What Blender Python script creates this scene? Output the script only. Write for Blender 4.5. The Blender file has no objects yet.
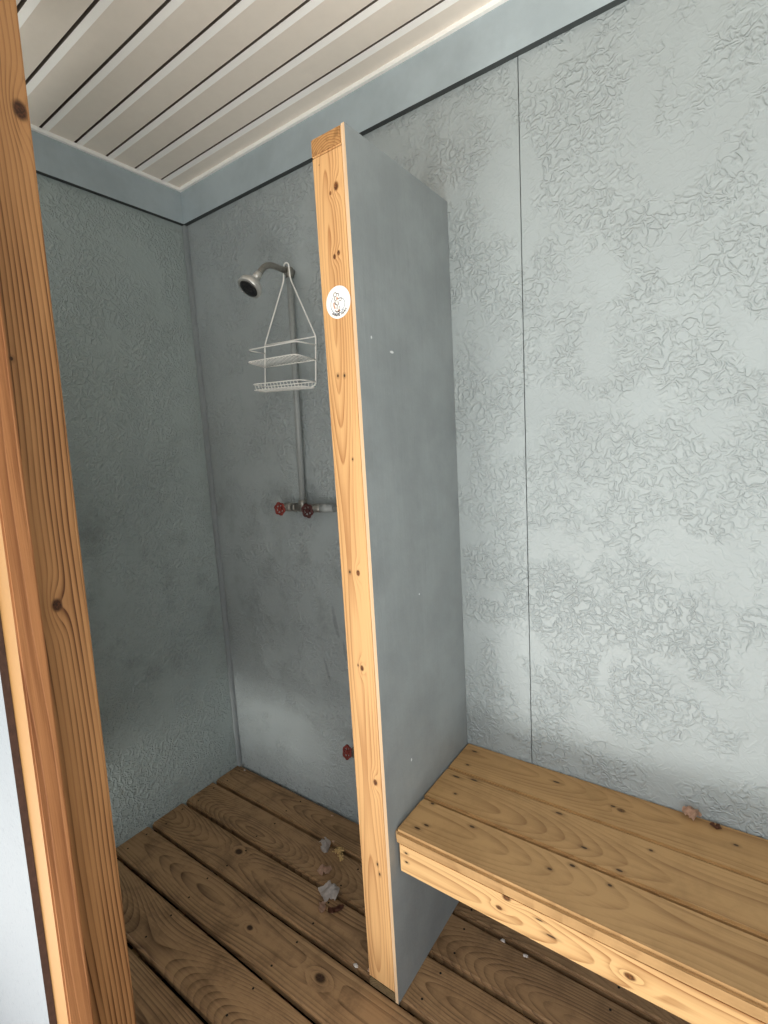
import bpy, bmesh, math, random
from mathutils import Vector, Matrix
random.seed(7)
C = bpy.context.scene.collection
# ------------------------------------------------------------------ measured layout (metres)
H, TB = 2.503, 2.384          # top and bottom of the frieze board
XP, D, TP, TW = 1.195, 0.452, 2.112, 0.0946   # partition: right face, depth, height, thickness
XS = 1.404                    # seam in the back wall
BZ, BD, BFZ = 0.489, 0.43, 0.370
XR = 2.75                     # right wall
YF = -1.0                     # front wall

# ------------------------------------------------------------------ node helper
class G:
    def __init__(s, name):
        s.m = bpy.data.materials.new(name); s.m.use_nodes = True
        s.t = s.m.node_tree; s.t.nodes.clear()
        s.out = s.n('ShaderNodeOutputMaterial'); s.b = s.n('ShaderNodeBsdfPrincipled')
        s.l(s.b.outputs[0], s.out.inputs[0])
    def n(s, ty, **k):
        x = s.t.nodes.new(ty)
        for a, v in k.items(): setattr(x, a, v)
        return x
    def l(s, a, b): s.t.links.new(a, b)
    def put(s, sock, v):
        if isinstance(v, bpy.types.NodeSocket): s.l(v, sock)
        else: sock.default_value = v
    def math(s, op, a, b=None, c=None, clamp=False):
        x = s.n('ShaderNodeMath', operation=op, use_clamp=clamp); s.put(x.inputs[0], a)
        if b is not None: s.put(x.inputs[1], b)
        if c is not None: s.put(x.inputs[2], c)
        return x.outputs[0]
    def vm(s, op, a, b=None):
        x = s.n('ShaderNodeVectorMath', operation=op); s.put(x.inputs[0], a)
        if b is not None: s.put(x.inputs[1], b)
        return x.outputs['Value'] if op in ('LENGTH', 'DOT_PRODUCT', 'DISTANCE') else x.outputs[0]
    def pos(s): return s.n('ShaderNodeNewGeometry').outputs['Position']
    def sep(s, v):
        x = s.n('ShaderNodeSeparateXYZ'); s.l(v, x.inputs[0]); return x.outputs
    def noise(s, v, sc, det=3, rough=.5, dist=0, ty='FBM'):
        x = s.n('ShaderNodeTexNoise', noise_type=ty); s.put(x.inputs['Vector'], v)
        x.inputs['Scale'].default_value = sc; x.inputs['Detail'].default_value = det
        x.inputs['Roughness'].default_value = rough; x.inputs['Distortion'].default_value = dist
        return x.outputs[0]
    def ss(s, v, a, b, lo=0., hi=1.):
        x = s.n('ShaderNodeMapRange', interpolation_type='SMOOTHSTEP'); s.put(x.inputs[0], v)
        for i, q in enumerate((a, b, lo, hi)): x.inputs[i+1].default_value = q
        return x.outputs[0]
    def mix(s, f, a, b, bt='MIX'):
        x = s.n('ShaderNodeMix', data_type='RGBA', blend_type=bt)
        s.put(x.inputs[0], f)
        for i, q in ((6, a), (7, b)):
            if isinstance(q, (tuple, list)): q = (*q[:3], 1)
            s.put(x.inputs[i], q)
        return x.outputs[2]
    def ramp(s, f, stops):
        x = s.n('ShaderNodeValToRGB'); s.l(f, x.inputs[0]); e = x.color_ramp.elements
        while len(e) < len(stops): e.new(.5)
        for q, (p, c) in zip(e, stops): q.position = p; q.color = (*c, 1)
        return x.outputs[0]
    def bump(s, h, strength, dist):
        x = s.n('ShaderNodeBump'); s.l(h, x.inputs['Height'])
        x.inputs['Strength'].default_value = strength; x.inputs['Distance'].default_value = dist
        s.l(x.outputs[0], s.b.inputs['Normal'])
    def fin(s, col=None, rough=.5, metal=0., spec=.5):
        if col is not None:
            if isinstance(col, tuple): s.b.inputs['Base Color'].default_value = (*col, 1)
            else: s.l(col, s.b.inputs['Base Color'])
        s.put(s.b.inputs['Roughness'], rough); s.b.inputs['Metallic'].default_value = metal
        s.b.inputs['Specular IOR Level'].default_value = spec
        return s.m

def S(r, g, b):    # sRGB 0..255 -> linear
    return tuple(((c/255)/12.92 if c/255 <= .04045 else ((c/255+.055)/1.055)**2.4) for c in (r, g, b))

# ------------------------------------------------------------------ materials
def stucco_paint(name, col, amp=1.0, grime=True, cover=.5, streaks=False):
    g = G(name); P = g.pos()
    w = g.n('ShaderNodeTexNoise'); g.l(P, w.inputs['Vector']); w.inputs['Scale'].default_value = 26; w.inputs['Detail'].default_value = 2
    wv = g.vm('MULTIPLY_ADD', w.outputs['Color'], (.03, .03, .03)); g.l(P, wv.node.inputs[2])
    big = g.noise(P, 5.5, 3, .6, .6)
    mask = g.ss(big, cover-.07, cover+.09)
    rid = g.noise(wv, 52, 1.5, .5, .4)
    r1 = g.math('ABSOLUTE', g.math('SUBTRACT', rid, .5)); r1 = g.ss(r1, .0, .13, 1, 0)      # thin wormy ridges
    sm = g.noise(P, 90, 2, .5)
    lo = g.math('MULTIPLY', g.noise(P, 20, 1, .5), .6)
    h = g.math('ADD', g.math('MULTIPLY', g.math('ADD', r1, g.math('MULTIPLY', sm, .35)), g.math('MULTIPLY_ADD', mask, .9, .13)), lo)
    g.bump(h, .62*amp, .0046)
    v = g.noise(P, 2.1, 4, .6)
    c = g.mix(g.ss(v, .3, .7), tuple(x*.93 for x in col), tuple(x*1.06 for x in col))
    c = g.mix(g.math('MULTIPLY', g.math('MULTIPLY', r1, mask), .05), c, tuple(x*.55 for x in col))
    x, y, z = g.sep(P)
    if grime:
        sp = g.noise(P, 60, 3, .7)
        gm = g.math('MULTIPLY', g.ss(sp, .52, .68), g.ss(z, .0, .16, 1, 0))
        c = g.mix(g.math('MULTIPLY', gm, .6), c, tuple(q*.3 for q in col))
        # faint darker blotches, strongest at mid height, left of the partition
        mottle = g.math('MULTIPLY', g.ss(g.noise(P, 7, 5, .7), .45, .75), g.math('MULTIPLY', g.ss(z, .35, .7), g.math('MULTIPLY', g.ss(z, 1.1, 1.9, 1, 0), g.ss(x, 1.0, 1.2, 1, 0))))
        c = g.mix(g.math('MULTIPLY', mottle, .35), c, S(70, 74, 68))
    if streaks:
        for (sx, sz, rx, rz, sl) in ((.665, .80, .014, .085, .16), (.605, .60, .010, .06, .25), (.70, .70, .008, .05, .1), (.52, 1.13, .012, .012, 0)):
            dx = g.math('DIVIDE', g.math('SUBTRACT', g.math('ADD', x, g.math('MULTIPLY', g.math('SUBTRACT', z, sz), sl)), sx), rx)
            dz = g.math('DIVIDE', g.math('SUBTRACT', z, sz), rz)
            d = g.math('ADD', g.math('MULTIPLY', dx, dx), g.math('MULTIPLY', dz, dz))
            d = g.math('ADD', d, g.math('MULTIPLY', g.noise(P, 45, 3, .6), 1.6))
            c = g.mix(g.ss(d, .7, 1.7, .42, 0), c, tuple(q*.28 for q in col))
    return g.fin(c, .42, 0, .45)

def smooth_paint(name, col, rough=.45, scratch=False, amp=.25, marks=()):
    g = G(name); P = g.pos()
    st = g.vm('MULTIPLY', P, (18, 18, 1.6))
    n1 = g.noise(st, 3, 4, .6); n2 = g.noise(P, 160, 2, .5); n3 = g.noise(P, 16, 3, .6)
    g.bump(g.math('ADD', g.math('ADD', n1, g.math('MULTIPLY', n2, .25)), n3), amp, .003)
    c = g.mix(g.ss(g.noise(P, 5, 5, .65), .3, .7), tuple(x*.9 for x in col), tuple(x*1.08 for x in col))
    if scratch:
        sp = g.n('ShaderNodeTexVoronoi'); g.l(P, sp.inputs['Vector']); sp.inputs['Scale'].default_value = 13
        keep = g.math('GREATER_THAN', g.sep(sp.outputs['Color'])[0], .72)
        d = g.math('MULTIPLY', g.math('LESS_THAN', sp.outputs['Distance'], .045), keep)
        c = g.mix(g.math('MULTIPLY', d, .45), c, S(215, 222, 226))
    for (p, r) in marks:
        d = g.vm('LENGTH', g.vm('DIVIDE', g.vm('SUBTRACT', P, p), r))
        c = g.mix(g.ss(d, .6, 1.1, 1, 0), c, S(228, 232, 234))
    return g.fin(c, rough, 0, .45)

def wood(name, light, dark, axis='x', across='y', face='z', period=.011, cath=2.2, knots=(), marks=(), dirt=0., dirtcol=(.1, .08, .05),
         rough=.55, island=False, sharp=.5, lowdirt=None, fibre=.3, bumpy=.35, ctr=0., wide=.22):
    """axis = direction of the grain. knots = ((pos),(radius)). marks = dark nail holes."""
    g = G(name); P0 = g.pos(); P = P0
    if island:
        r = g.n('ShaderNodeNewGeometry').outputs['Random Per Island']
        off = g.n('ShaderNodeCombineXYZ'); g.l(g.math('MULTIPLY', r, 37.), off.inputs[0]); g.l(g.math('MULTIPLY', r, 11.), off.inputs[1]); g.l(g.math('MULTIPLY', r, 23.), off.inputs[2])
        P = g.vm('ADD', P, off.outputs[0])
    ia = 'xyz'.index(axis); iacr = 'xyz'.index(across)
    along = [0., 0., 0.]; along[ia] = .8
    sa = g.vm('MULTIPLY', P, tuple(along))
    w = g.math('MULTIPLY_ADD', g.ss(g.noise(sa, 1.0, 1, .4), .25, .75), wide, .012)      # how deep the board was cut from the heart
    s5 = [7., 7., 7.]; s5[ia] = 1.1
    wob = g.math('SUBTRACT', g.noise(g.vm('MULTIPLY', P, tuple(s5)), 1.0, 3, .5), .5)
    cc = g.sep(P0)[iacr]
    if island:
        u_ = g.math('MULTIPLY', g.math('SUBTRACT', g.math('FRACT', g.math('DIVIDE', g.math('SUBTRACT', cc, .0124), .1523)), .5), .1523)
        u_ = g.math('ADD', u_, g.math('MULTIPLY', g.math('SUBTRACT', r, .5), .11))
    else: u_ = g.math('SUBTRACT', cc, ctr)
    u_ = g.math('ADD', u_, g.math('MULTIPLY', wob, .045*cath))
    ring = g.math('SQRT', g.math('ADD', g.math('MULTIPLY', u_, u_), g.math('MULTIPLY', w, w)))
    kmask = None
    for (p, r) in knots:
        s3 = [1., 1., 1.]; s3[ia] = .42
        d = g.vm('LENGTH', g.vm('MULTIPLY', g.vm('SUBTRACT', P0, p), tuple(q/r for q in s3)))
        push = g.math('MULTIPLY', g.math('EXPONENT', g.math('MULTIPLY', g.math('MULTIPLY', d, d), -.35)), r*1.6)
        ring = g.math('ADD', ring, push)
        s4 = [1., 1., 1.]; s4[ia] = .7
        d2 = g.vm('LENGTH', g.vm('MULTIPLY', g.vm('SUBTRACT', P0, p), tuple(q/r for q in s4)))
        k = g.ss(d2, .55, 1.15, 1, 0)
        kmask = k if kmask is None else g.math('MAXIMUM', kmask, k)
    fr = g.math('FRACT', g.math('DIVIDE', ring, period))
    # earlywood slowly darkens to a sharp latewood line
    band = g.math('MULTIPLY', g.math('POWER', fr, 2.2), g.ss(fr, .90, 1.0, 1, 0))
    sf = [170., 170., 170.]; sf[ia] = 3.5
    fib = g.noise(g.vm('MULTIPLY', P, tuple(sf)), 1.0, 3, .6)
    sm = [28., 28., 28.]; sm[ia] = 1.6
    blot = g.noise(g.vm('MULTIPLY', P, tuple(sm)), 1.0, 3, .6)
    band = g.math('MULTIPLY', band, g.ss(blot, .25, .65, .35, 1.))
    f = g.math('ADD', g.math('MULTIPLY', band, sharp*1.5), g.math('ADD', g.math('MULTIPLY', g.math('SUBTRACT', fib, .5), fibre*2), g.math('MULTIPLY', g.math('SUBTRACT', blot, .5), .9)), clamp=True)
    mid = tuple((a+b)/2 for a, b in zip(light, dark))
    c = g.ramp(g.math('ADD', f, .08), [(0, light), (.55, mid), (1, dark)])
    if island:
        c = g.mix(.5, c, g.mix(r, (.78, .76, .74), (1.12, 1.1, 1.06)), 'MULTIPLY')
    if kmask is not None:
        kc = g.mix(g.ss(g.noise(P0, 260, 2, .5), .35, .65), tuple(q*.28 for q in dark), tuple(q*.75 for q in dark))
        c = g.mix(kmask, c, kc)
    for (p, r) in marks:
        d = g.vm('LENGTH', g.vm('DIVIDE', g.vm('SUBTRACT', P0, p), r))
        c = g.mix(g.ss(d, .6, 1.1, 1, 0), c, S(38, 24, 14))
        c = g.mix(g.ss(d, 1., 2.6, .35, 0), c, S(90, 60, 34))
    if dirt:
        dn = g.noise(P0, 9, 5, .7)
        c = g.mix(g.ss(dn, .42, .75, 0, dirt), c, dirtcol)
    if lowdirt:
        z = g.sep(P0)[2]
        c = g.mix(g.math('MULTIPLY', g.ss(g.math('ADD', z, g.math('MULTIPLY', g.noise(P0, 60, 3, .6), .02)), lowdirt, lowdirt+.02, 1, 0), .8), c, S(105, 92, 66))
    g.bump(g.math('ADD', g.math('MULTIPLY', band, -1.0), g.math('MULTIPLY', fib, .8)), bumpy, .0012)
    return g.fin(c, rough, 0, .35)

def plain(name, col, rough=.4, metal=0., var=.15, bump=.1, sc=90):
    g = G(name); P = g.pos(); n = g.noise(P, sc, 3, .6)
    c = g.mix(n, tuple(x*(1-var) for x in col), tuple(min(1, x*(1+var)) for x in col))
    g.bump(n, bump, .001); return g.fin(c, rough, metal)

M = {}
M['wall'] = stucco_paint('blue_grey_stucco_paint', S(162, 171, 173), 1.0, True, .47, True)
M['wall_left'] = stucco_paint('blue_grey_stucco_paint_side', S(160, 172, 172), .95, True, .42)
M['under'] = plain('shadow_dark_underside', S(64, 70, 72), .8)  # shadow below the frieze boards put into the colour
M['trim'] = smooth_paint('blue_grey_trim_paint', S(168, 181, 187), .45, amp=.2)
M['ply'] = smooth_paint('blue_grey_plywood_paint', S(146, 153, 156), .5, True, .35,
    marks=[((XP, -.32, 1.667), (.01, .009, .0035)), ((XP, -.40, 1.69), (.01, .003, .004)), ((XP, -.25, 1.05), (.01, .003, .003)), ((XP, -.33, .62), (.01, .003, .005))])
M['vinyl'] = plain('white_vinyl', S(240, 231, 220), .35, var=.04, bump=.05, sc=30)
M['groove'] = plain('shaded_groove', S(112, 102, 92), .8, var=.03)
M['edge_and_lit_slant'] = plain('white_edge_and_lit_slant', S(254, 253, 250), .35, var=.02, bump=.02)  # white channels; also paler groove slants, their light put into the colour
M['black'] = plain('dark_void', (.008, .007, .006), .9)
M['stud'] = wood('pine_stud', S(222, 177, 122), S(148, 90, 44), 'z', 'x', 'y', .0055, .5, ctr=1.135, wide=.05, sharp=.45,
    knots=[((1.163, -D, 1.999), .0075), ((1.146, -D, 1.990), .0035), ((1.158, -D, 1.866), .0045), ((1.146, -D, 1.861), .0045),
           ((1.154, -D, 1.153), .006), ((1.147, -D, .915), .006), ((1.165, -D, .62), .007)],
    marks=[((1.133, -D, 1.609), (.0028, .01, .004)), ((1.152, -D, 1.607), (.0028, .01, .004)), ((1.129, -D, 1.153), (.0028, .01, .004)),
           ((1.155, -D, .389), (.0028, .01, .005)), ((1.160, -D, .363), (.0028, .01, .005)), ((1.12, -D, 2.055), (.001, .01, .001)),
           ((1.135, -D, .92), (.002, .01, .003)), ((1.16, -D, 1.42), (.002, .01, .003))], lowdirt=.022, bumpy=.3)
M['endgrain'] = None
def endgrain(name, ctr, light, dark):
    g = G(name); P = g.pos()
    d = g.vm('LENGTH', g.vm('MULTIPLY', g.vm('SUBTRACT', P, ctr), (1, 0, 1.25)))
    d = g.math('ADD', d, g.math('MULTIPLY', g.noise(P, 40, 2, .5), .006))
    fr = g.math('FRACT', g.math('DIVIDE', d, .0065))
    c = g.mix(g.math('MULTIPLY', g.math('POWER', fr, 2.), .85), light, dark)
    c = g.mix(g.ss(g.noise(P, 55, 4, .7), .45, .7, 0, .5), c, tuple(q*.55 for q in dark))
    g.bump(g.noise(P, 300, 2, .5), .3, .001)
    return g.fin(c, .7, 0, .2)
M['endgrain'] = endgrain('cap_end_grain', (1.148, -D, 2.060), S(186, 140, 90), S(122, 80, 42))
M['endgrain_low'] = endgrain('plate_end_grain', (1.148, -D, -.01), S(120, 102, 74), S(70, 56, 38))
M['ply_edge'] = wood('plywood_edge', S(222, 192, 156), S(160, 124, 90), 'z', 'x', 'y', .003, .3, sharp=.35)
bk = dict(rough=.5, bumpy=.22)
def bench_marks(y0, pts): return [((x, y, BZ), (rx, .0035, .01)) for (x, y, rx) in pts]
M['bench1'] = wood('bench_wood_back', S(186, 148, 100), S(126, 88, 50), 'x', 'y', 'z', .0070, .5, ctr=-.05, wide=.10, knots=[((1.66, -.075, BZ), .008)],
    marks=bench_marks(0, [(1.235, -.035, .010), (1.245, -.105, .006), (1.49, -.05, .011), (1.64, -.07, .007), (1.90, -.06, .006)]), dirt=.3, dirtcol=S(120, 92, 54), sharp=.4, **bk)
M['bench2'] = wood('bench_wood_middle', S(188, 150, 102), S(126, 88, 50), 'x', 'y', 'z', .0065, .5, ctr=-.24, wide=.12, knots=[],
    marks=bench_marks(0, [(1.24, -.17, .013), (1.29, -.158, .012), (1.27, -.235, .005), (1.53, -.165, .010), (1.61, -.245, .008), (1.69, -.27, .008), (1.74, -.175, .005)]), dirt=.35, dirtcol=S(118, 88, 50), sharp=.4, **bk)
M['bench3'] = wood('bench_wood_front', S(190, 152, 104), S(128, 90, 52), 'x', 'y', 'z', .0070, .5, ctr=-.35, wide=.12, knots=[],
    marks=bench_marks(0, [(1.235, -.30, .006), (1.36, -.32, .008), (1.26, -.375, .008), (1.245, -.395, .010), (1.56, -.345, .006), (1.60, -.31, .007), (1.68, -.32, .005)]), dirt=.3, dirtcol=S(122, 92, 54), sharp=.42, **bk)
M['fascia'] = wood('bench_fascia_wood', S(222, 182, 128), S(142, 92, 46), 'x', 'z', 'y', .0065, .35, ctr=.40, wide=.07,
    knots=[((1.488, -.422, .444), .008), ((1.470, -.422, .410), .006), ((1.735, -.422, .405), .0085)],
    marks=[((1.225, -.422, .43), (.005, .01, .003)), ((1.225, -.422, .405), (.005, .01, .003)), ((1.56, -.422, .43), (.009, .01, .002)), ((1.585, -.422, .405), (.012, .01, .0025))], sharp=.62, rough=.5, bumpy=.25)
M['deck'] = wood('weathered_deck', S(184, 148, 108), S(82, 56, 36), 'x', 'y', 'z', .0062, .5, wide=.14, island=True, sharp=.5, dirt=.6, dirtcol=S(90, 66, 44), rough=.62, bumpy=.6, fibre=.45,
    knots=[((.975, -.513, 0), .014), ((.42, -.345, 0), .013), ((.69, -.52, 0), .009)])
M['under_wood'] = wood('under_frame_wood', S(150, 120, 80), S(90, 66, 40), 'x', 'y', 'z', .012, 1)
M['post'] = wood('door_post_wood', S(178, 132, 86), S(88, 50, 24), 'z', 'y', 'x', .0085, .45, ctr=-1.04, wide=.06, sharp=.8, fibre=.22, rough=.6, bumpy=.6,
    knots=[((.854, -.917, 2.051), .013), ((.854, -.971, 1.188), .010)], marks=[((.854, -.985, 1.63), (.01, .003, .004))])
M['stud_rough'] = wood('framing_wood', S(166, 114, 72), S(108, 60, 30), 'z', 'y', 'x', .016, .5, ctr=-1.09, wide=.05, sharp=.5, fibre=.55, rough=.75, bumpy=1.0, knots=[])
M['stud_lit'] = plain('framing_wood_lit', S(154, 114, 64), .6, var=.08)  # front face of the framing board, brighter light put into the colour
M['siding'] = None
g = G('pale_siding'); P = g.pos()
c = g.mix(g.ss(g.noise(P, 120, 4, .7), .55, .75, 0, .5), S(124, 131, 138), S(84, 90, 96)); g.bump(g.noise(P, 70, 4, .7), .6, .002); M['siding'] = g.fin(c, .6)
M['siding_edge'] = plain('raw_siding_edge', S(66, 46, 38), .9, var=.5, bump=1.)
M['pipe'] = plain('grey_painted_pipe', S(150, 156, 156), .38, var=.12, bump=.15)
M['galv'] = plain('worn_galvanised_steel', S(150, 148, 142), .42, .75, var=.3, bump=.3, sc=130)
M['chrome'] = plain('dull_chrome', S(206, 206, 202), .28, .65, var=.05, bump=.02)
M['rubber'] = plain('black_spray_face', S(26, 27, 29), .45, var=.2)
M['red'] = plain('rusty_red_enamel', S(122, 44, 36), .55, var=.4, bump=.4, sc=180)
M['darkred'] = plain('dark_rusty_enamel', S(72, 34, 32), .55, var=.4, bump=.4, sc=180)
M['white'] = plain('white_coated_wire', S(248, 248, 244), .35, var=.04, bump=.03)
M['sticker'] = plain('white_sticker', S(246, 244, 240), .4, var=.02, bump=.02)
M['ink'] = plain('dark_ink', S(70, 62, 62), .5, var=.05)
M['ink_blue'] = plain('pale_blue_ink', S(120, 138, 160), .5, var=.05)
M['ink_tan'] = plain('tan_ink', S(196, 146, 116), .5, var=.05)
M['leaf_grey'] = plain('dry_leaf_grey', S(206, 198, 192), .75, var=.4, bump=.6, sc=110)
M['leaf_tan'] = plain('dry_leaf_tan', S(204, 170, 146), .75, var=.4, bump=.6, sc=110)
M['leaf_brown'] = plain('dry_leaf_brown', S(116, 76, 58), .75, var=.4, bump=.6, sc=110)
M['crumb'] = plain('crumbly_husk', S(220, 188, 130), .8, var=.4, bump=.8, sc=150)
M['deck_dark'] = plain('under_deck_dark', S(40, 34, 28), .95)  # dark colour of the box added below the deck
M['ground'] = plain('pale_gravel_ground', S(190, 188, 182), .9, var=.2, bump=.4, sc=40)

# ------------------------------------------------------------------ mesh helpers
def box(bm, x0, x1, y0, y1, z0, z1, mi=0):
    vs = [bm.verts.new((x, y, z)) for x in (x0, x1) for y in (y0, y1) for z in (z0, z1)]
    F = [(0, 1, 3, 2), (4, 6, 7, 5), (0, 4, 5, 1), (2, 3, 7, 6), (0, 2, 6, 4), (1, 5, 7, 3)]
    fs = []
    for f in F:
        q = bm.faces.new([vs[i] for i in f]); q.material_index = mi; fs.append(q)
    return fs
def bevel(bm, w, seg=2):
    bmesh.ops.bevel(bm, geom=bm.edges[:], offset=w, segments=seg, affect='EDGES', clamp_overlap=True)
def tube(bm, pts, r, seg=10, cap=True, closed=False, mi=0):
    pts = [Vector(p) for p in pts]; n = len(pts); rings = []
    rr = r if isinstance(r, (list, tuple)) else [r]*n
    prev = None
    for i, p in enumerate(pts):
        a = pts[(i-1) % n] if (i > 0 or closed) else p; b = pts[(i+1) % n] if (i < n-1 or closed) else p
        t = (b-a).normalized()
        if prev is None:
            u = t.orthogonal().normalized()
        else:
            u = prev - t*prev.dot(t); u = u.normalized() if u.length > 1e-6 else t.orthogonal().normalized()
        prev = u; v = t.cross(u)
        rings.append([bm.verts.new(p + (u*math.cos(2*math.pi*k/seg) + v*math.sin(2*math.pi*k/seg))*rr[i]) for k in range(seg)])
    for i in range(n if closed else n-1):
        A, B = rings[i], rings[(i+1) % n]
        for k in range(seg):
            f = bm.faces.new((A[k], A[(k+1) % seg], B[(k+1) % seg], B[k])); f.smooth = True; f.material_index = mi
    if cap and not closed:
        bm.faces.new(rings[0][::-1]).material_index = mi; bm.faces.new(rings[-1]).material_index = mi
def smooth_path(pts, r, n=5):
    """polyline with rounded corners of radius r"""
    pts = [Vector(p) for p in pts]; out = [pts[0]]
    for a, p, b in zip(pts, pts[1:], pts[2:]):
        d1 = (a-p); d2 = (b-p); q = min(r, d1.length*.48, d2.length*.48)
        s, e = p+d1.normalized()*q, p+d2.normalized()*q
        for i in range(n+1):
            t = i/n; out.append(s*(1-t)**2 + p*2*t*(1-t) + e*t*t)
    return out+[pts[-1]]
def lathe(bm, prof, o, ax, seg=24, mi=0, capend=True):
    """prof = [(dist along ax, radius)]"""
    o = Vector(o); ax = Vector(ax).normalized(); u = ax.orthogonal().normalized(); v = ax.cross(u); rings = []
    for d, r in prof:
        rings.append([bm.verts.new(o+ax*d+(u*math.cos(2*math.pi*k/seg)+v*math.sin(2*math.pi*k/seg))*r) for k in range(seg)])
    for A, B in zip(rings, rings[1:]):
        for k in range(seg):
            f = bm.faces.new((A[k], A[(k+1) % seg], B[(k+1) % seg], B[k])); f.smooth = True; f.material_index = mi
    if capend:
        bm.faces.new(rings[0][::-1]).material_index = mi; bm.faces.new(rings[-1]).material_index = mi
def obj(name, bm, mats, parent=None, origin=None):
    if not isinstance(mats, (list, tuple)): mats = [mats]
    bmesh.ops.recalc_face_normals(bm, faces=bm.faces[:])
    if origin is None:
        origin = Vector((0, 0, 0))
    base = Vector(origin)
    if parent is not None:
        q = parent
        base = Vector((0, 0, 0))
        while q is not None: base += q.location; q = q.parent
    for v in bm.verts: v.co -= base
    me = bpy.data.meshes.new(name); bm.to_mesh(me); bm.free()
    for m in mats: me.materials.append(m)
    o = bpy.data.objects.new(name, me); C.objects.link(o)
    if parent is not None: o.parent = parent
    else: o.location = base
    return o
def thing(name, label, cat, loc, group=None):
    o = bpy.data.objects.new(name, None); C.objects.link(o); o.location = loc; o.empty_display_size = .05
    o['label'] = label; o['category'] = cat
    if group: o['group'] = group
    return o
def tag(o, label, cat, group=None):
    o['label'] = label; o['category'] = cat
    if group: o['group'] = group
    return o
def struct(name, bm, mats, label=None):
    o = obj(name, bm, mats); o['kind'] = 'structure'
    if label: o['label'] = label
    return o
NB = bmesh.new

# ------------------------------------------------------------------ the setting
bm = NB()                                        # back wall: two sheets with a seam
box(bm, -.02, XS-.0013, 0, .012, -.03, 2.60); box(bm, XS+.0013, XR+.02, 0, .012, -.03, 2.60)
box(bm, -.02, XR+.02, .0121, .06, -.03, 2.60, 1)
struct('wall_back', bm, [M['wall'], M['black']], 'blue-grey textured back wall behind the shower and bench')
bm = NB(); box(bm, -.06, 0, -1.15, 0, -.03, 2.60); struct('wall_left', bm, M['wall_left'], 'blue-grey textured side wall of the shower')
bm = NB(); box(bm, XR, XR+.06, -1.15, 0, -.03, 2.60); struct('wall_right', bm, M['wall_left'], 'blue-grey wall at the far end of the bench')
# frieze boards
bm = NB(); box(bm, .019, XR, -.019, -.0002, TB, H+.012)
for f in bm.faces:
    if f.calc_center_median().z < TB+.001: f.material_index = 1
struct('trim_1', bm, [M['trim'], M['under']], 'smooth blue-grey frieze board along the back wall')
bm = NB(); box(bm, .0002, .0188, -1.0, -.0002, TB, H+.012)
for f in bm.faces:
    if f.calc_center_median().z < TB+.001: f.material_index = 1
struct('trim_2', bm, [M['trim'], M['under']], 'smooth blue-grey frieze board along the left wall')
bm = NB(); box(bm, .0003, .018, -.018, -.0003, 0.0, TB-.0005); bevel(bm, .003); struct('trim_3', bm, M['ply'], 'narrow vertical corner strip of the shower')
# white edge channel
bm = NB(); box(bm, .0192, XR, -.030, -.0192, H, H+.012); struct('trim_4', bm, M['edge_and_lit_slant'], 'thin white channel where the ceiling meets the back wall')
bm = NB(); box(bm, .0190, .030, -1.5, -.0301, H, H+.012); struct('trim_5', bm, M['edge_and_lit_slant'], 'thin white channel where the ceiling meets the left wall')
# ceiling: grooved soffit boards, profile in y extruded in x
zc = H+.0118; pr = []
y = .03; k = 0
pr.append((.05, zc)); 
k = 1
while True:
    yg = -.1035*k
    if yg < -1.95: break
    pr += [(yg+.021, zc), (yg+.004, zc+.0045), (yg+.0038, zc+.034), (yg-.0070, zc+.034), (yg-.0072, zc)]
    k += 1
pr.append((-2.0, zc))
bm = NB(); a = [bm.verts.new((-.4, y, z)) for y, z in pr]; b = [bm.verts.new((XR+.4, y, z)) for y, z in pr]
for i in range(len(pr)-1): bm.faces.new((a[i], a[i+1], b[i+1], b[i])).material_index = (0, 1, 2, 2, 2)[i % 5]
top = [bm.verts.new((x, y, zc+.12)) for x, y in ((-.4, .05), (-.4, -2.0), (XR+.4, -2.0), (XR+.4, .05))]
bm.faces.new(top)
bm.faces.new((a[0], b[0], top[3], top[0])); bm.faces.new((a[-1], top[1], top[2], b[-1]))
bm.faces.new(a+[top[1], top[0]]); bm.faces.new(b[::-1]+[top[3], top[2]][::1])
struct('ceiling', bm, [M['vinyl'], M['edge_and_lit_slant'], M['groove']], 'white grooved soffit ceiling')
# deck floor: boards along x with open gaps, in one structure
bm = NB(); holes = []
yb = -.006; i = 0
edges = [-.006, -.1400, -.2920, -.4440, -.5965, -.7490, -.9010, -1.0530, -1.2050, -1.3570, -1.5090, -1.6610]
gap = .013
for i in range(len(edges)-1):
    ya = edges[i] - (gap/2 if i else 0); yb = edges[i+1] + gap/2
    tmp = NB(); box(tmp, -.03, XR+.03, yb, ya, -.028, 0); bevel(tmp, .006, 3)
    me = bpy.data.meshes.new('t'); tmp.to_mesh(me); tmp.free(); bm.from_mesh(me); bpy.data.meshes.remove(me)
    for xj in (.045, .43, .84, 1.25, 1.66, 2.07, 2.48):
        for yy in (ya-.028, yb+.028):
            holes.append((xj+random.uniform(-.012, .012), yy+random.uniform(-.005, .005)))
for (hx, hy) in holes:                           # recessed nail heads, part of the floor surface
    vs = [bm.verts.new((hx+.0034*math.cos(t*math.pi/4), hy+.0034*math.sin(t*math.pi/4), .0006)) for t in range(8)]
    bm.faces.new(vs).material_index = 1
for xj in (.045, .43, .84, 1.25, 1.66, 2.07, 2.48): box(bm, xj-.019, xj+.019, -1.66, 0, -.17, -.0281, 2)
struct('floor', bm, [M['deck'], M['black'], M['under_wood']], 'weathered brown deck boards with open gaps')
# ground round the cabin
bm = NB(); box(bm, -14, 16, -16, 10, -.5, -.42); struct('ground', bm, M['ground'], 'pale ground outside the cabin')

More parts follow.
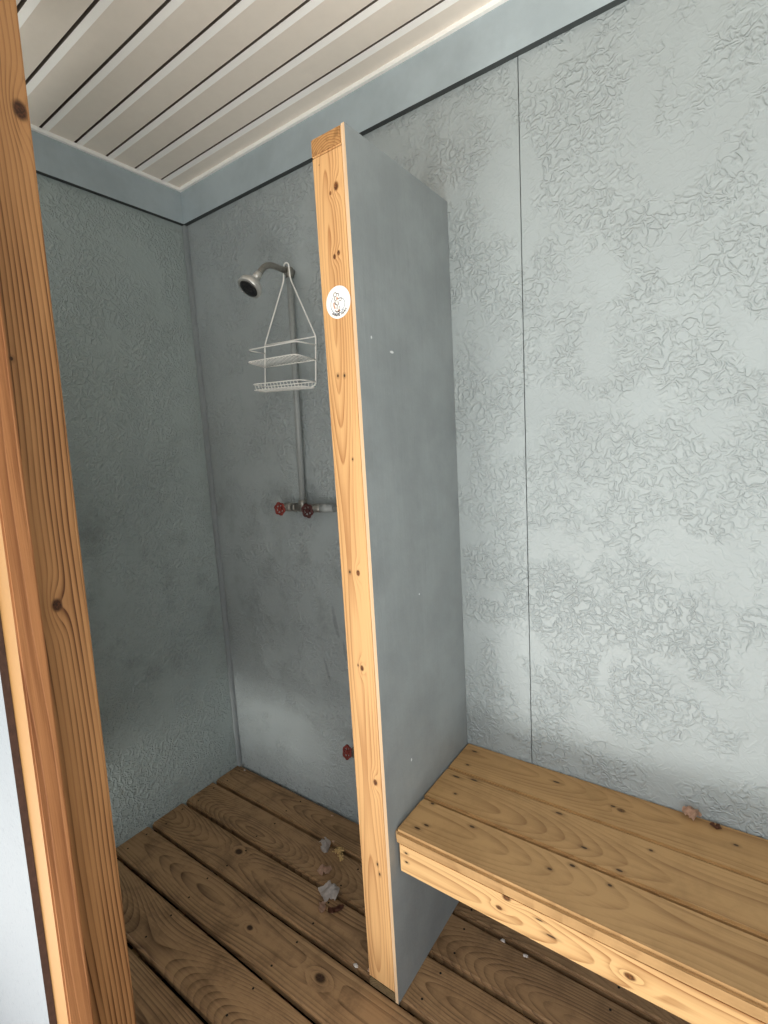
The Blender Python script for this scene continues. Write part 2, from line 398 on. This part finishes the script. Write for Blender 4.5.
bm = NB(); box(bm, -.06, XR+.06, -1.66, .06, -.41, -.36)  # dark box added beneath the deck so its gaps look shaded
for q in ((-.06, -.03, -1.66, .06), (XR+.03, XR+.06, -1.66, .06), (-.03, XR+.03, -1.66, -1.635), (-.03, XR+.03, .035, .06)): box(bm, *q, -.3599, -.0305)
struct('under_deck_blocker', bm, M['deck_dark'], 'added dark box that keeps light out from under the deck')
# front wall: leaning very slightly, unseen left part gapped to shape the light
LEAN = .0189
def lean(bm, z0=.27):
    for v in bm.verts: v.co.y += LEAN*(v.co.z-z0)
GAPZ = .25; TOPZ = 2.0
XA, XB = .854, .924
CX, CY = 1.8739, -1.3444
yAi = CY+.401*(CX-XA); yBi = CY+.3226*(CX-XB); yBo = CY+.2811*(CX-XB)
xY = CX-(yBo-CY)/.2655         # where the siding edge starts to hide the framing board
bm = NB(); ys = yBo-.0005; th = .0115
xE = CX-(ys-th-CY)/.2526
box(bm, .52, xE, ys-th, ys, -.25, 2.75); box(bm, -.06, .519, ys-th, ys, GAPZ, TOPZ)
for f in bm.faces:
    if f.normal.dot(Vector((1, 0, 0))) > .9 or f.calc_center_median().x > xE-.001: f.material_index = 1
box(bm, 0.002, XA-.10, ys+.001, ys+.038, TOPZ-.09, TOPZ)        # inner rail of the framing
lean(bm); struct('wall_front', bm, [M['siding'], M['siding_edge']], 'pale painted siding edge at the far left of the doorway')
bm = NB(); box(bm, XA-.089, XA, yBo+.0445, yAi, -.02, 2.6); 
bevel(bm, .004, 3); lean(bm)
post = tag(obj('door_post', bm, M['post']), 'tall reddish-brown knotty post with striped grain, nearest the shower wall at the doorway', 'post')
bm = NB(); box(bm, XB-.14, XB, yBo, yBi, -.02, 2.6)
for f in bm.faces:
    if f.calc_center_median().y < yBo+.001: f.material_index = 1
bevel(bm, .003, 2); lean(bm)
tag(obj('framing_board', bm, [M['stud_rough'], M['stud_lit']]), 'rough orange-tan framing board between door post and pale siding, left foreground', 'board')

# ------------------------------------------------------------------ partition
pt = thing('shower_partition', 'tall painted plywood divider with bare pine front edge between shower and bench', 'partition', (XP-TW/2, -D/2, 0))
PT = .0095
x0, x1 = XP-TW, XP-PT
zt = TP-.0375
bm = NB(); box(bm, x0+.001, x1-.0006, -D, -D+.038, .0295, zt-.002); bevel(bm, .0015); obj('front_stud', bm, M['stud'], pt)
bm = NB(); box(bm, x0+.001, x1-.0006, -.040, -.002, .0295, zt-.002); obj('rear_stud', bm, M['stud'], pt)
bm = NB(); box(bm, x0-.001, x1-.0006, -D-.0005, -.002, zt, TP); bevel(bm, .003, 3)
for f in bm.faces:
    if f.calc_center_median().y < -D+.002: f.material_index = 1
obj('top_plate', bm, [M['stud'], M['endgrain']], pt)
bm = NB(); box(bm, x0+.001, x1-.0006, -D, -.002, .0005, .029); bevel(bm, .0015)
for f in bm.faces:
    if f.calc_center_median().y < -D+.002: f.material_index = 1
obj('bottom_plate', bm, [M['stud'], M['endgrain_low']], pt)
bm = NB(); box(bm, x1, XP, -D, -.001, .0005, TP)
for f in bm.faces:
    if f.calc_center_median().y < -D+.001: f.material_index = 1
obj('plywood_panel', bm, [M['ply'], M['ply_edge']], pt)
bm = NB(); box(bm, x0-.003, x0+.0005, -D+.03, -.001, .03, zt-.001); obj('plywood_panel', bm, M['ply'], pt)

# ------------------------------------------------------------------ bench
bn = thing('wooden_bench', 'built-in wooden bench of three boards fixed between divider and back wall', 'bench', ((XP+XR)/2, -BD/2, 0))
bw = BD/3
for i, mm in enumerate(('bench1', 'bench2', 'bench3')):
    ya = -i*bw-(.002 if i else .0015); yb = -(i+1)*bw+.002
    if i == 2: yb = -BD-.0005
    bm = NB(); box(bm, XP+.002, XR-.003, yb, ya, BZ-.038, BZ); bevel(bm, .008 if i == 2 else .0045, 4)
    obj('seat_board', bm, M[mm], bn)
bm = NB(); box(bm, XP+.006, XR-.003, -BD+.008-.038, -BD+.008, BFZ, BZ-.0385)
for v in bm.verts: v.co.y += 0.0
bm.free(); bm = NB(); box(bm, XP+.009, XR-.003, -BD-.0+.008, -BD+.046, BFZ, BZ-.0385); bevel(bm, .003, 3); obj('front_rail', bm, M['fascia'], bn)
bm = NB(); box(bm, XP+.003, XR-.003, -.040, -.002, BFZ, BZ-.0385); obj('rear_rail', bm, M['under_wood'], bn)
for xc in (XP+.05, 1.9, XR-.05):
    bm = NB(); box(bm, xc-.019, xc+.019, -BD+.0465, -.0405, BFZ+.01, BZ-.0385); obj('cross_support', bm, M['under_wood'], bn)
for yy in (-BD+.047, -.080):
    bm = NB(); box(bm, 2.40, 2.489, yy, yy+.038, .0005, BZ-.039); bevel(bm, .002); obj('leg', bm, M['under_wood'], bn)

# ------------------------------------------------------------------ plumbing
pp = thing('shower_fixture', 'wall-mounted shower with chrome head, grey-painted riser pipe and two red wheel valves', 'shower', (.58, 0, 1.24))
R0 = .0115; ZP = 1.24
bm = NB(); tube(bm, [(.575, -.032, ZP), (.5985, -.032, 2.045)], R0, 14); obj('riser_pipe', bm, M['pipe'], pp)
bm = NB(); tube(bm, [(.655, -.032, ZP), (XP-TW-.0035, -.032, ZP)], R0, 14)
lathe(bm, [(0, .016), (.03, .016), (.031, .0135), (.06, .0135)], (.668, -.032, ZP), (1, 0, 0), 16)
obj('supply_pipe', bm, M['pipe'], pp)
bm = NB(); tube(bm, [(.497, -.032, ZP), (.642, -.032, ZP)], .0125, 14)
lathe(bm, [(0, .0165), (.012, .0165)], (.530, -.032, ZP), (1, 0, 0), 8); lathe(bm, [(0, .0165), (.012, .0165)], (.605, -.032, ZP), (1, 0, 0), 8)
lathe(bm, [(-.02, .016), (.02, .016)], (.575, -.032, ZP), (1, 0, 0), 16); lathe(bm, [(0, .016), (.028, .0155)], (.575, -.032, ZP), (0.03, 0, 1), 16)
obj('tee_fitting', bm, M['galv'], pp)
def wheel(bm, c, ax, R, r=.0042, lobes=6):
    c = Vector(c); ax = Vector(ax).normalized(); u = ax.orthogonal().normalized(); v = ax.cross(u)
    pts = []
    for k in range(72):
        t = 2*math.pi*k/72; rr = R*(1+.09*math.cos(lobes*t))
        pts.append(c+(u*math.cos(t)+v*math.sin(t))*rr)
    tube(bm, pts, r, 8, closed=True)
    for k in range(lobes):
        t = 2*math.pi*(k)/lobes; dd = u*math.cos(t)+v*math.sin(t)
        tube(bm, [c+dd*.005-ax*.002, c+dd*R*1.03], .0030, 6)
    lathe(bm, [(-.006, .0085), (.003, .0085), (.0045, .006)], c, ax, 12)
def valve(root, x, yw, z, mat, R=.024, ax=(0, -1, .05), off=.052):
    ax = Vector(ax).normalized(); o = Vector((x, yw, z))
    bm = NB(); lathe(bm, [(-.020, .010), (-.016, .0165), (.016, .0165), (.020, .010)], o, (1, 0, 0), 14)
    lathe(bm, [(0, .0135), (.018, .0135), (.019, .011), (.030, .011), (.031, .0075), (.038, .0070), (.0385, .0035), (off+.001, .0035)], o, ax, 12)
    lathe(bm, [(-.030, .011), (0, .011)], o, (0, -1, 0), 12)
    vb = obj('valve_body', bm, M['galv'], root)
    bm = NB(); wheel(bm, o+ax*off, ax, R); obj('valve_handle', bm, M[mat], vb)
valve(pp, .500, -.032, ZP, 'red', .0205, (.12, -1, .0), .050)
valve(pp, .648, -.032, ZP, 'darkred', .0215, (.05, -1, -.05), .056)

hb = thing('hose_valve', 'small rusty red wheel valve low on the wall, half hidden by the pine edge', 'valve', (.757, -.03, .33))
bm = NB(); tube(bm, [(.757, -.001, .335), (.757, -.045, .335)], .0105, 12); lathe(bm, [(0, .026), (.003, .026), (.006, .013)], (.757, -.001, .335), (0, -1, 0), 18)
lathe(bm, [(-.018, .010), (-.012, .0165), (.012, .0165), (.016, .011)], (.757, -.045, .335), (0, 0, 1), 14)
tube(bm, smooth_path([(.757, -.045, .335), (.790, -.062, .322), (.800, -.066, .296)], .012), [.0105]*8, 12)
lathe(bm, [(0, .010), (.02, .010), (.022, .0035), (.034, .0035)], (.757, -.050, .342), (-.25, -1, .35), 12); obj('valve_body', bm, M['galv'], hb)
bm = NB(); wheel(bm, Vector((.757, -.050, .342))+Vector((-.25, -1, .35)).normalized()*.034, (-.25, -1, .35), .0205); obj('valve_handle', bm, M['red'], hb)

sh = pp
bm = NB(); ax_, az_ = .5985, 2.060
tube(bm, [(ax_, -.032, 2.040), (ax_, -.032, 2.066)], .0138, 16); lathe(bm, [(-.015, .0138), (.018, .0138)], (ax_, -.032, az_), (0, -1, 0), 16)
lathe(bm, [(0, .0145), (.006, .0145)], (ax_, -.032, 2.066), (0, 0, 1), 8)
obj('elbow_fitting', bm, M['galv'], sh)
nk = Vector((ax_, -.182, 2.008))
bm = NB(); pth = smooth_path([(ax_, -.048, az_), (ax_, -.118, 2.062), (ax_, -.150, 2.046), tuple(nk)], .03, 6); tube(bm, pth, .0098, 14); obj('shower_arm', bm, M['galv'], sh)
hd = Vector((-.12, -.62, -.80)).normalized(); o = nk-hd*.004
bm = NB(); lathe(bm, [(-.012, .0115), (-.004, .0125), (0, .0130), (.010, .0130), (.011, .011), (.016, .011), (.018, .017), (.026, .026), (.034, .034), (.042, .0385), (.052, .0395), (.056, .038), (.0565, .030)], o, hd, 28)
body = obj('shower_head', bm, M['chrome'], sh)
bm = NB(); lathe(bm, [(.0560, .0305), (.0585, .0300), (.0590, .019), (.0575, .0185), (.0575, .0105), (.0600, .0095), (.0602, .001)], o, hd, 28)
u = hd.orthogonal().normalized(); v = hd.cross(u)
for rr, nn in ((.025, 20), (.0145, 12)):
    for k in range(nn):
        t = 2*math.pi*k/nn; q = o+hd*.0575+(u*math.cos(t)+v*math.sin(t))*rr; lathe(bm, [(0, .0016), (.0028, .0012)], q, hd, 6)
obj('spray_face', bm, M['rubber'], body)
side = Vector((-1, .2, .0)); side = (side-hd*side.dot(hd)).normalized()
bm = NB(); tube(bm, [o+hd*.050+side*.032, o+hd*.050+side*.046, o+hd*.044+side*.052], [.0035, .0032, .0040], 8); obj('spray_lever', bm, M['white'], body)

# ------------------------------------------------------------------ wire caddy hung from the arm
cd = thing('shower_caddy', 'white wire shower caddy hanging from the shower arm', 'shower caddy', (.60, -.055, 1.66))
WR = .0025
L = lambda z: Vector((.483-(1.829-z)*.11, -.066, z)); R_ = lambda z: Vector((.7165-(1.822-z)*.10, -.052, z))
hk = Vector((.6015, -.048, 2.060))
hook = [hk+Vector((math.cos(t)*.0125, 0, .012+math.sin(t)*.0125)) for t in [math.pi*q/8 for q in range(8, -1, -1)]]
pathL = [L(1.672)+Vector((0, -.02, 0)), L(1.675), L(1.829), Vector((.586, -.050, 2.028))]
pathR = [Vector((.617, -.048, 2.028)), R_(1.822), R_(1.665), R_(1.658)+Vector((0, -.02, 0))]
bm = NB(); tube(bm, smooth_path(pathL+hook+pathR, .012, 4), WR, 8); obj('hanging_frame', bm, M['white'], cd)
def loop(zl, zr, dep, dz=0.0, drop=0):
    l, r = L(zl), R_(zr)
    return [l, l+Vector((-.006, -dep, dz)), r+Vector((-.012, -dep-.004, dz)), r]
bm = NB(); tube(bm, [L(1.829), R_(1.822)], .0022, 8); tube(bm, smooth_path(loop(1.800, 1.795, .075, .004), .022, 6), .0023, 8); obj('top_rail', bm, M['white'], cd)
def shelf(zl, zr, dep, n, dz, name, deep=0.):
    bm = NB(); p = loop(zl, zr, dep, dz); tube(bm, smooth_path(p, .02, 6), .0021, 8); tube(bm, [p[0], p[3]], .0021, 8)
    if deep:
        q = [a+Vector((0, .006 if i in (1, 2) else -.002, -deep)) for i, a in enumerate(p)]
        tube(bm, smooth_path(q+[q[0]], .012, 4), .0018, 8)
    for k in range(1, n):
        t = k/n; a = p[0].lerp(p[3], t); b = p[1].lerp(p[2], t)
        if deep:
            pts = smooth_path([a, a+Vector((0, -.003, -deep)), b+Vector((0, .006, -deep)), b], .008, 3)
        else: pts = [a, b]
        tube(bm, pts, .0012, 6)
    obj(name, bm, M['white'], cd)
shelf(1.752, 1.747, .078, 17, .012, 'wire_shelf')
shelf(1.686, 1.676, .058, 15, .004, 'wire_basket', .020)

# ------------------------------------------------------------------ sticker
sc_ = Vector((1.1485, -D-.0006, 1.765))
st = thing('round_sticker', 'round white sticker with small line drawing on the pine edge of the divider', 'sticker', tuple(sc_))
bm = NB(); lathe(bm, [(0, .0345), (.0006, .0345)], sc_, (0, -1, 0), 40); obj('sticker_disc', bm, M['sticker'], st)
def flat(bm, pts, w, off=.0009):
    w *= 1.35
    """ribbon of width w on the sticker; pts are (x, z) in mm from its centre"""
    P2 = [Vector((a/1000, b/1000)) for a, b in pts]; vs = []
    for i, p in enumerate(P2):
        t = (P2[min(i+1, len(P2)-1)]-P2[max(i-1, 0)]).normalized(); nrm = Vector((-t.y, t.x))*w/2000
        vs.append([bm.verts.new((sc_.x+q.x, sc_.y-off, sc_.z+q.y)) for q in (p-nrm, p+nrm)])
    for A, B in zip(vs, vs[1:]): bm.faces.new((A[0], A[1], B[1], B[0]))
arc = lambda cx, cy, r, a0, a1, n=20, sy=1.: [(cx+r*math.cos(math.radians(a0+(a1-a0)*i/n)), cy+sy*r*math.sin(math.radians(a0+(a1-a0)*i/n))) for i in range(n+1)]
bm = NB(); flat(bm, arc(-1, -4, 20, 130, 320, 30), 1.1); flat(bm, arc(6, -5, 13, -80, 110, 24), 1.0); obj('ring_line', bm, M['ink_blue'], st)
bm = NB()
flat(bm, arc(-7, 17, 4.5, 20, 330), 1.0); flat(bm, arc(0, 15, 3.6, -60, 170), 1.0); flat(bm, [(-10, 12), (-9, 6), (-5, 3), (-4, 8)], 1.2)
flat(bm, [(2, 6), (6, 8), (11, 6), (9, 2), (3, 3)], 1.0); flat(bm, [(-9, 3), (-8, -2), (-4, -5)], 1.8)
flat(bm, [(0, 2), (1, -4), (-3, -7), (-4, -14)], 1.4); flat(bm, [(-9, -16), (-5, -20), (2, -19), (3, -23), (-3, -25)], 1.9); flat(bm, [(3, -8), (2, -15), (5, -19)], 1.1)
# tiny lettering curved along the lower rim (too small to read in the photo)
for k in range(15):
    if k == 8: continue
    a = math.radians(232+k*6.3); cx_, cz_ = 27.5*math.cos(a), 27.5*math.sin(a); tx, tz = -math.sin(a), math.cos(a); nx, nz = math.cos(a), math.sin(a)
    h, w = 2.1, .95
    f = lambda p, q: (cx_+tx*p+nx*q, cz_+tz*p+nz*q)
    flat(bm, [f(-w, h), f(-w, -h)], .8)
    if k % 3 != 1: flat(bm, [f(-w, -h*.9), f(w, -h*.9)], .7)
    if k % 2 == 0: flat(bm, [f(w, h), f(w, -h)], .7)
    if k % 3 != 2: flat(bm, [f(-w, 0), f(w, 0)], .7)
obj('line_drawing', bm, M['ink'], st)
bm = NB(); flat(bm, [(-12, 1), (-12, -6), (-9, -12)], 2.6, .0008); flat(bm, [(-3, 11), (0, 6)], 2.8, .0008); flat(bm, [(-1, -16), (2, -20)], 3.2, .0008); obj('tinted_patch', bm, M['ink_tan'], st)

# ------------------------------------------------------------------ dry leaves and crumbs
def leaf(name, loc, size, rz, mat, label, curl=1.2, seed=1, crumple=.25, cat='leaf', group=None, tilt=0):
    rnd = random.Random(seed); bm = NB(); n, m = 14, 9; g_ = []
    ph = [rnd.uniform(0, 6.28) for _ in range(4)]
    for i in range(n+1):
        t = i/n; w = math.sin(math.pi*min(1, t))**.55*.36*(1+.30*math.sin(13*t+ph[0])+.2*math.sin(27*t+ph[1])) + .012
        row = []
        for j in range(m+1):
            s = (j/m*2-1)*w; ang = s*curl*3.4; rad = 1/(curl*3.4)
            yy = math.sin(ang)*rad; zz = (1-math.cos(ang))*rad + .10*crumple*math.sin(7*t+ph[1]+s*6) + .08*crumple*math.sin(15*t+ph[2]-s*9)
            xx = (t-.5) + .03*math.sin(s*11+ph[3]); zz += .5*(t-.5)**2*curl
            row.append(bm.verts.new((xx*size, yy*size, zz*size)))
        g_.append(row)
    for i in range(n):
        for j in range(m):
            f = bm.faces.new((g_[i][j], g_[i][j+1], g_[i+1][j+1], g_[i+1][j])); f.smooth = True
    bmesh.ops.solidify(bm, geom=bm.faces[:], thickness=.0008)
    R = Matrix.Rotation(rz, 3, 'Z') @ Matrix.Rotation(tilt, 3, 'X')
    for v_ in bm.verts: v_.co = R @ v_.co
    zmin = min(v_.co.z for v_ in bm.verts)
    for v_ in bm.verts: v_.co += Vector(loc)+Vector((0, 0, .0004-zmin))
    o = obj(name, bm, mat, origin=loc); return tag(o, label, cat, group)
G1 = 'dry leaves on the shower floor'
leaf('dry_leaf', (.700, -.172, 0), .062, 1.9, M['leaf_grey'], 'pale grey curled dry leaf beside the crumbly husk, farthest up the floor', -.7, 3, .8, group=G1, tilt=.9)
leaf('dry_leaf', (.757, -.250, 0), .052, .5, M['leaf_tan'], 'small tan folded dry leaf lying alone between the other floor leaves', -1.0, 5, .9, group=G1, tilt=.3)
leaf('dry_leaf', (.828, -.308, 0), .070, .35, M['leaf_grey'], 'largest pale grey leaf on the floor, flat and pointed', -.45, 9, .8, group=G1, tilt=.35)
leaf('dry_leaf', (.838, -.352, 0), .040, 2.2, M['leaf_tan'], 'smallest tan leaf scrap, left of the curled brown leaf', 1.0, 12, .4, group=G1)
leaf('dry_leaf', (.880, -.336, 0), .052, .9, M['leaf_brown'], 'brown leaf curled into a ring below the largest grey leaf', 2.0, 15, .3, group=G1, tilt=.4)
leaf('dry_leaf', (1.811, -.024, BZ), .042, .2, M['leaf_tan'], 'crumpled tan dry leaf on the bench against the wall', -.8, 21, 1.1, group=None, tilt=.5)
leaf('dry_leaf', (1.860, -.024, BZ), .026, -.3, M['leaf_brown'], 'small brown leaf scrap on the bench, right of the crumpled leaf', 1.0, 22, .5, group=None)
# crumbly husk: a cluster of tiny scales
bm = NB(); rnd = random.Random(4)
for k in range(110):
    a, r, zz = rnd.uniform(0, 6.28), rnd.uniform(0, .024), rnd.uniform(0, .016)
    r *= (1-zz/.028)
    mtx = Matrix.Translation((.745+math.cos(a)*r*1.25, -.158+math.sin(a)*r, .003+zz)) @ Matrix.Rotation(rnd.uniform(0, 6), 4, (rnd.random(), rnd.random(), 1))
    bmesh.ops.create_icosphere(bm, subdivisions=1, radius=rnd.uniform(.0022, .004), matrix=mtx @ Matrix.Diagonal((1, .8, .5, 1)))
for k in range(8):
    a = rnd.uniform(-.6, .9); tube(bm, [(.745, -.160, .006), (.745+.03*math.cos(a), -.160-.025*abs(math.sin(a))-.01, .002)], .0009, 5)
zm = min(v_.co.z for v_ in bm.verts)
for v_ in bm.verts: v_.co.z += .0003-zm
tag(obj('seed_husk', bm, M['crumb'], origin=(.745, -.158, 0)), 'crumbly tan seed husk next to the farthest grey leaf', 'husk')
def scrap(x, y, z, s, mat, label, seed, group='tiny scraps on the deck boards'):
    rnd = random.Random(seed); bm = NB(); bmesh.ops.create_icosphere(bm, subdivisions=2, radius=s)
    for v_ in bm.verts:
        v_.co *= rnd.uniform(.6, 1.3); v_.co.z *= .35; v_.co.y *= .7
    zm = min(v_.co.z for v_ in bm.verts)
    for v_ in bm.verts: v_.co += Vector((x, y, z-zm+.0003))
    tag(obj('leaf_scrap', bm, mat, origin=(x, y, z)), label, 'scrap', group)
scrap(.060, -.022, 0, .0058, M['leaf_grey'], 'tiny pale scrap on the deck close to the shower corner', 1)
scrap(.690, -.128, 0, .0055, M['leaf_tan'], 'tiny tan scrap just behind the farthest grey leaf', 2)
scrap(1.040, -.436, 0, .0075, M['leaf_grey'], 'small pale scrap at the gap left of the divider foot', 3)
scrap(.600, -.030, 0, .0055, M['leaf_tan'], 'tiny scrap at the foot of the back wall inside the shower', 4)
scrap(1.080, -.425, 0, .006, M['leaf_tan'], 'tiny tan scrap touching the left side of the divider foot', 5)
scrap(1.36, -.150, 0, .007, M['leaf_grey'], 'pale scrap in the shade under the bench, left one', 6)
scrap(1.43, -.158, 0, .008, M['leaf_grey'], 'pale scrap in the shade under the bench, right one', 7)

# ------------------------------------------------------------------ camera
cam = bpy.data.cameras.new('camera'); co = bpy.data.objects.new('camera', cam); C.objects.link(co)
cam.sensor_fit = 'HORIZONTAL'; cam.sensor_width = 36; cam.lens = 497.351/768*36; cam.clip_start = .01
a, t, r = .6184, -.1297, -.0576
fw = Vector((-math.sin(a)*math.cos(t), math.cos(a)*math.cos(t), math.sin(t)))
rt = Vector((math.cos(a), math.sin(a), 0)); up = rt.cross(fw)
rt, up = rt*math.cos(r)+up*math.sin(r), -rt*math.sin(r)+up*math.cos(r)
co.matrix_world = Matrix(((rt.x, up.x, -fw.x, CX), (rt.y, up.y, -fw.y, CY), (rt.z, up.z, -fw.z, 1.4435), (0, 0, 0, 1)))
bpy.context.scene.camera = co

# ------------------------------------------------------------------ light
w = bpy.data.worlds.new('world'); bpy.context.scene.world = w; w.use_nodes = True
bg = w.node_tree.nodes['Background']; bg.inputs[0].default_value = (.96, .98, 1.0, 1); bg.inputs[1].default_value = 1.5
sun = bpy.data.lights.new('sun', 'SUN'); sun.energy = 8.0; sun.angle = .02; sun.color = (1, .95, .86)
la = bpy.data.lights.new('low_bounce', 'AREA'); la.shape = 'RECTANGLE'; la.size = .7; la.size_y = .26; la.energy = 24; la.color = (1, .97, .9)
lo_ = bpy.data.objects.new('low_bounce', la); C.objects.link(lo_); lo_.location = (.45, -3.0, -.04); lo_.rotation_euler = (math.radians(94), 0, 0)
lb = bpy.data.lights.new('ground_bounce', 'AREA'); lb.shape = 'RECTANGLE'; lb.size = 3.0; lb.size_y = .8; lb.energy = 62; lb.color = (1, .96, .9)
lp = bpy.data.objects.new('ground_bounce', lb); C.objects.link(lp); lp.location = (1.3, -2.15, -.02); lp.rotation_euler = (math.radians(180), 0, 0)
so = bpy.data.objects.new('sun', sun); C.objects.link(so); so.rotation_euler = (math.radians(-35), math.radians(-12), 0)
sc = bpy.context.scene
sc.view_settings.view_transform = 'Standard'; sc.view_settings.look = 'Medium High Contrast' if False else 'None'
sc.view_settings.exposure = .12; sc.view_settings.gamma = 1.0
sc.cycles.max_bounces = 8; sc.cycles.diffuse_bounces = 5
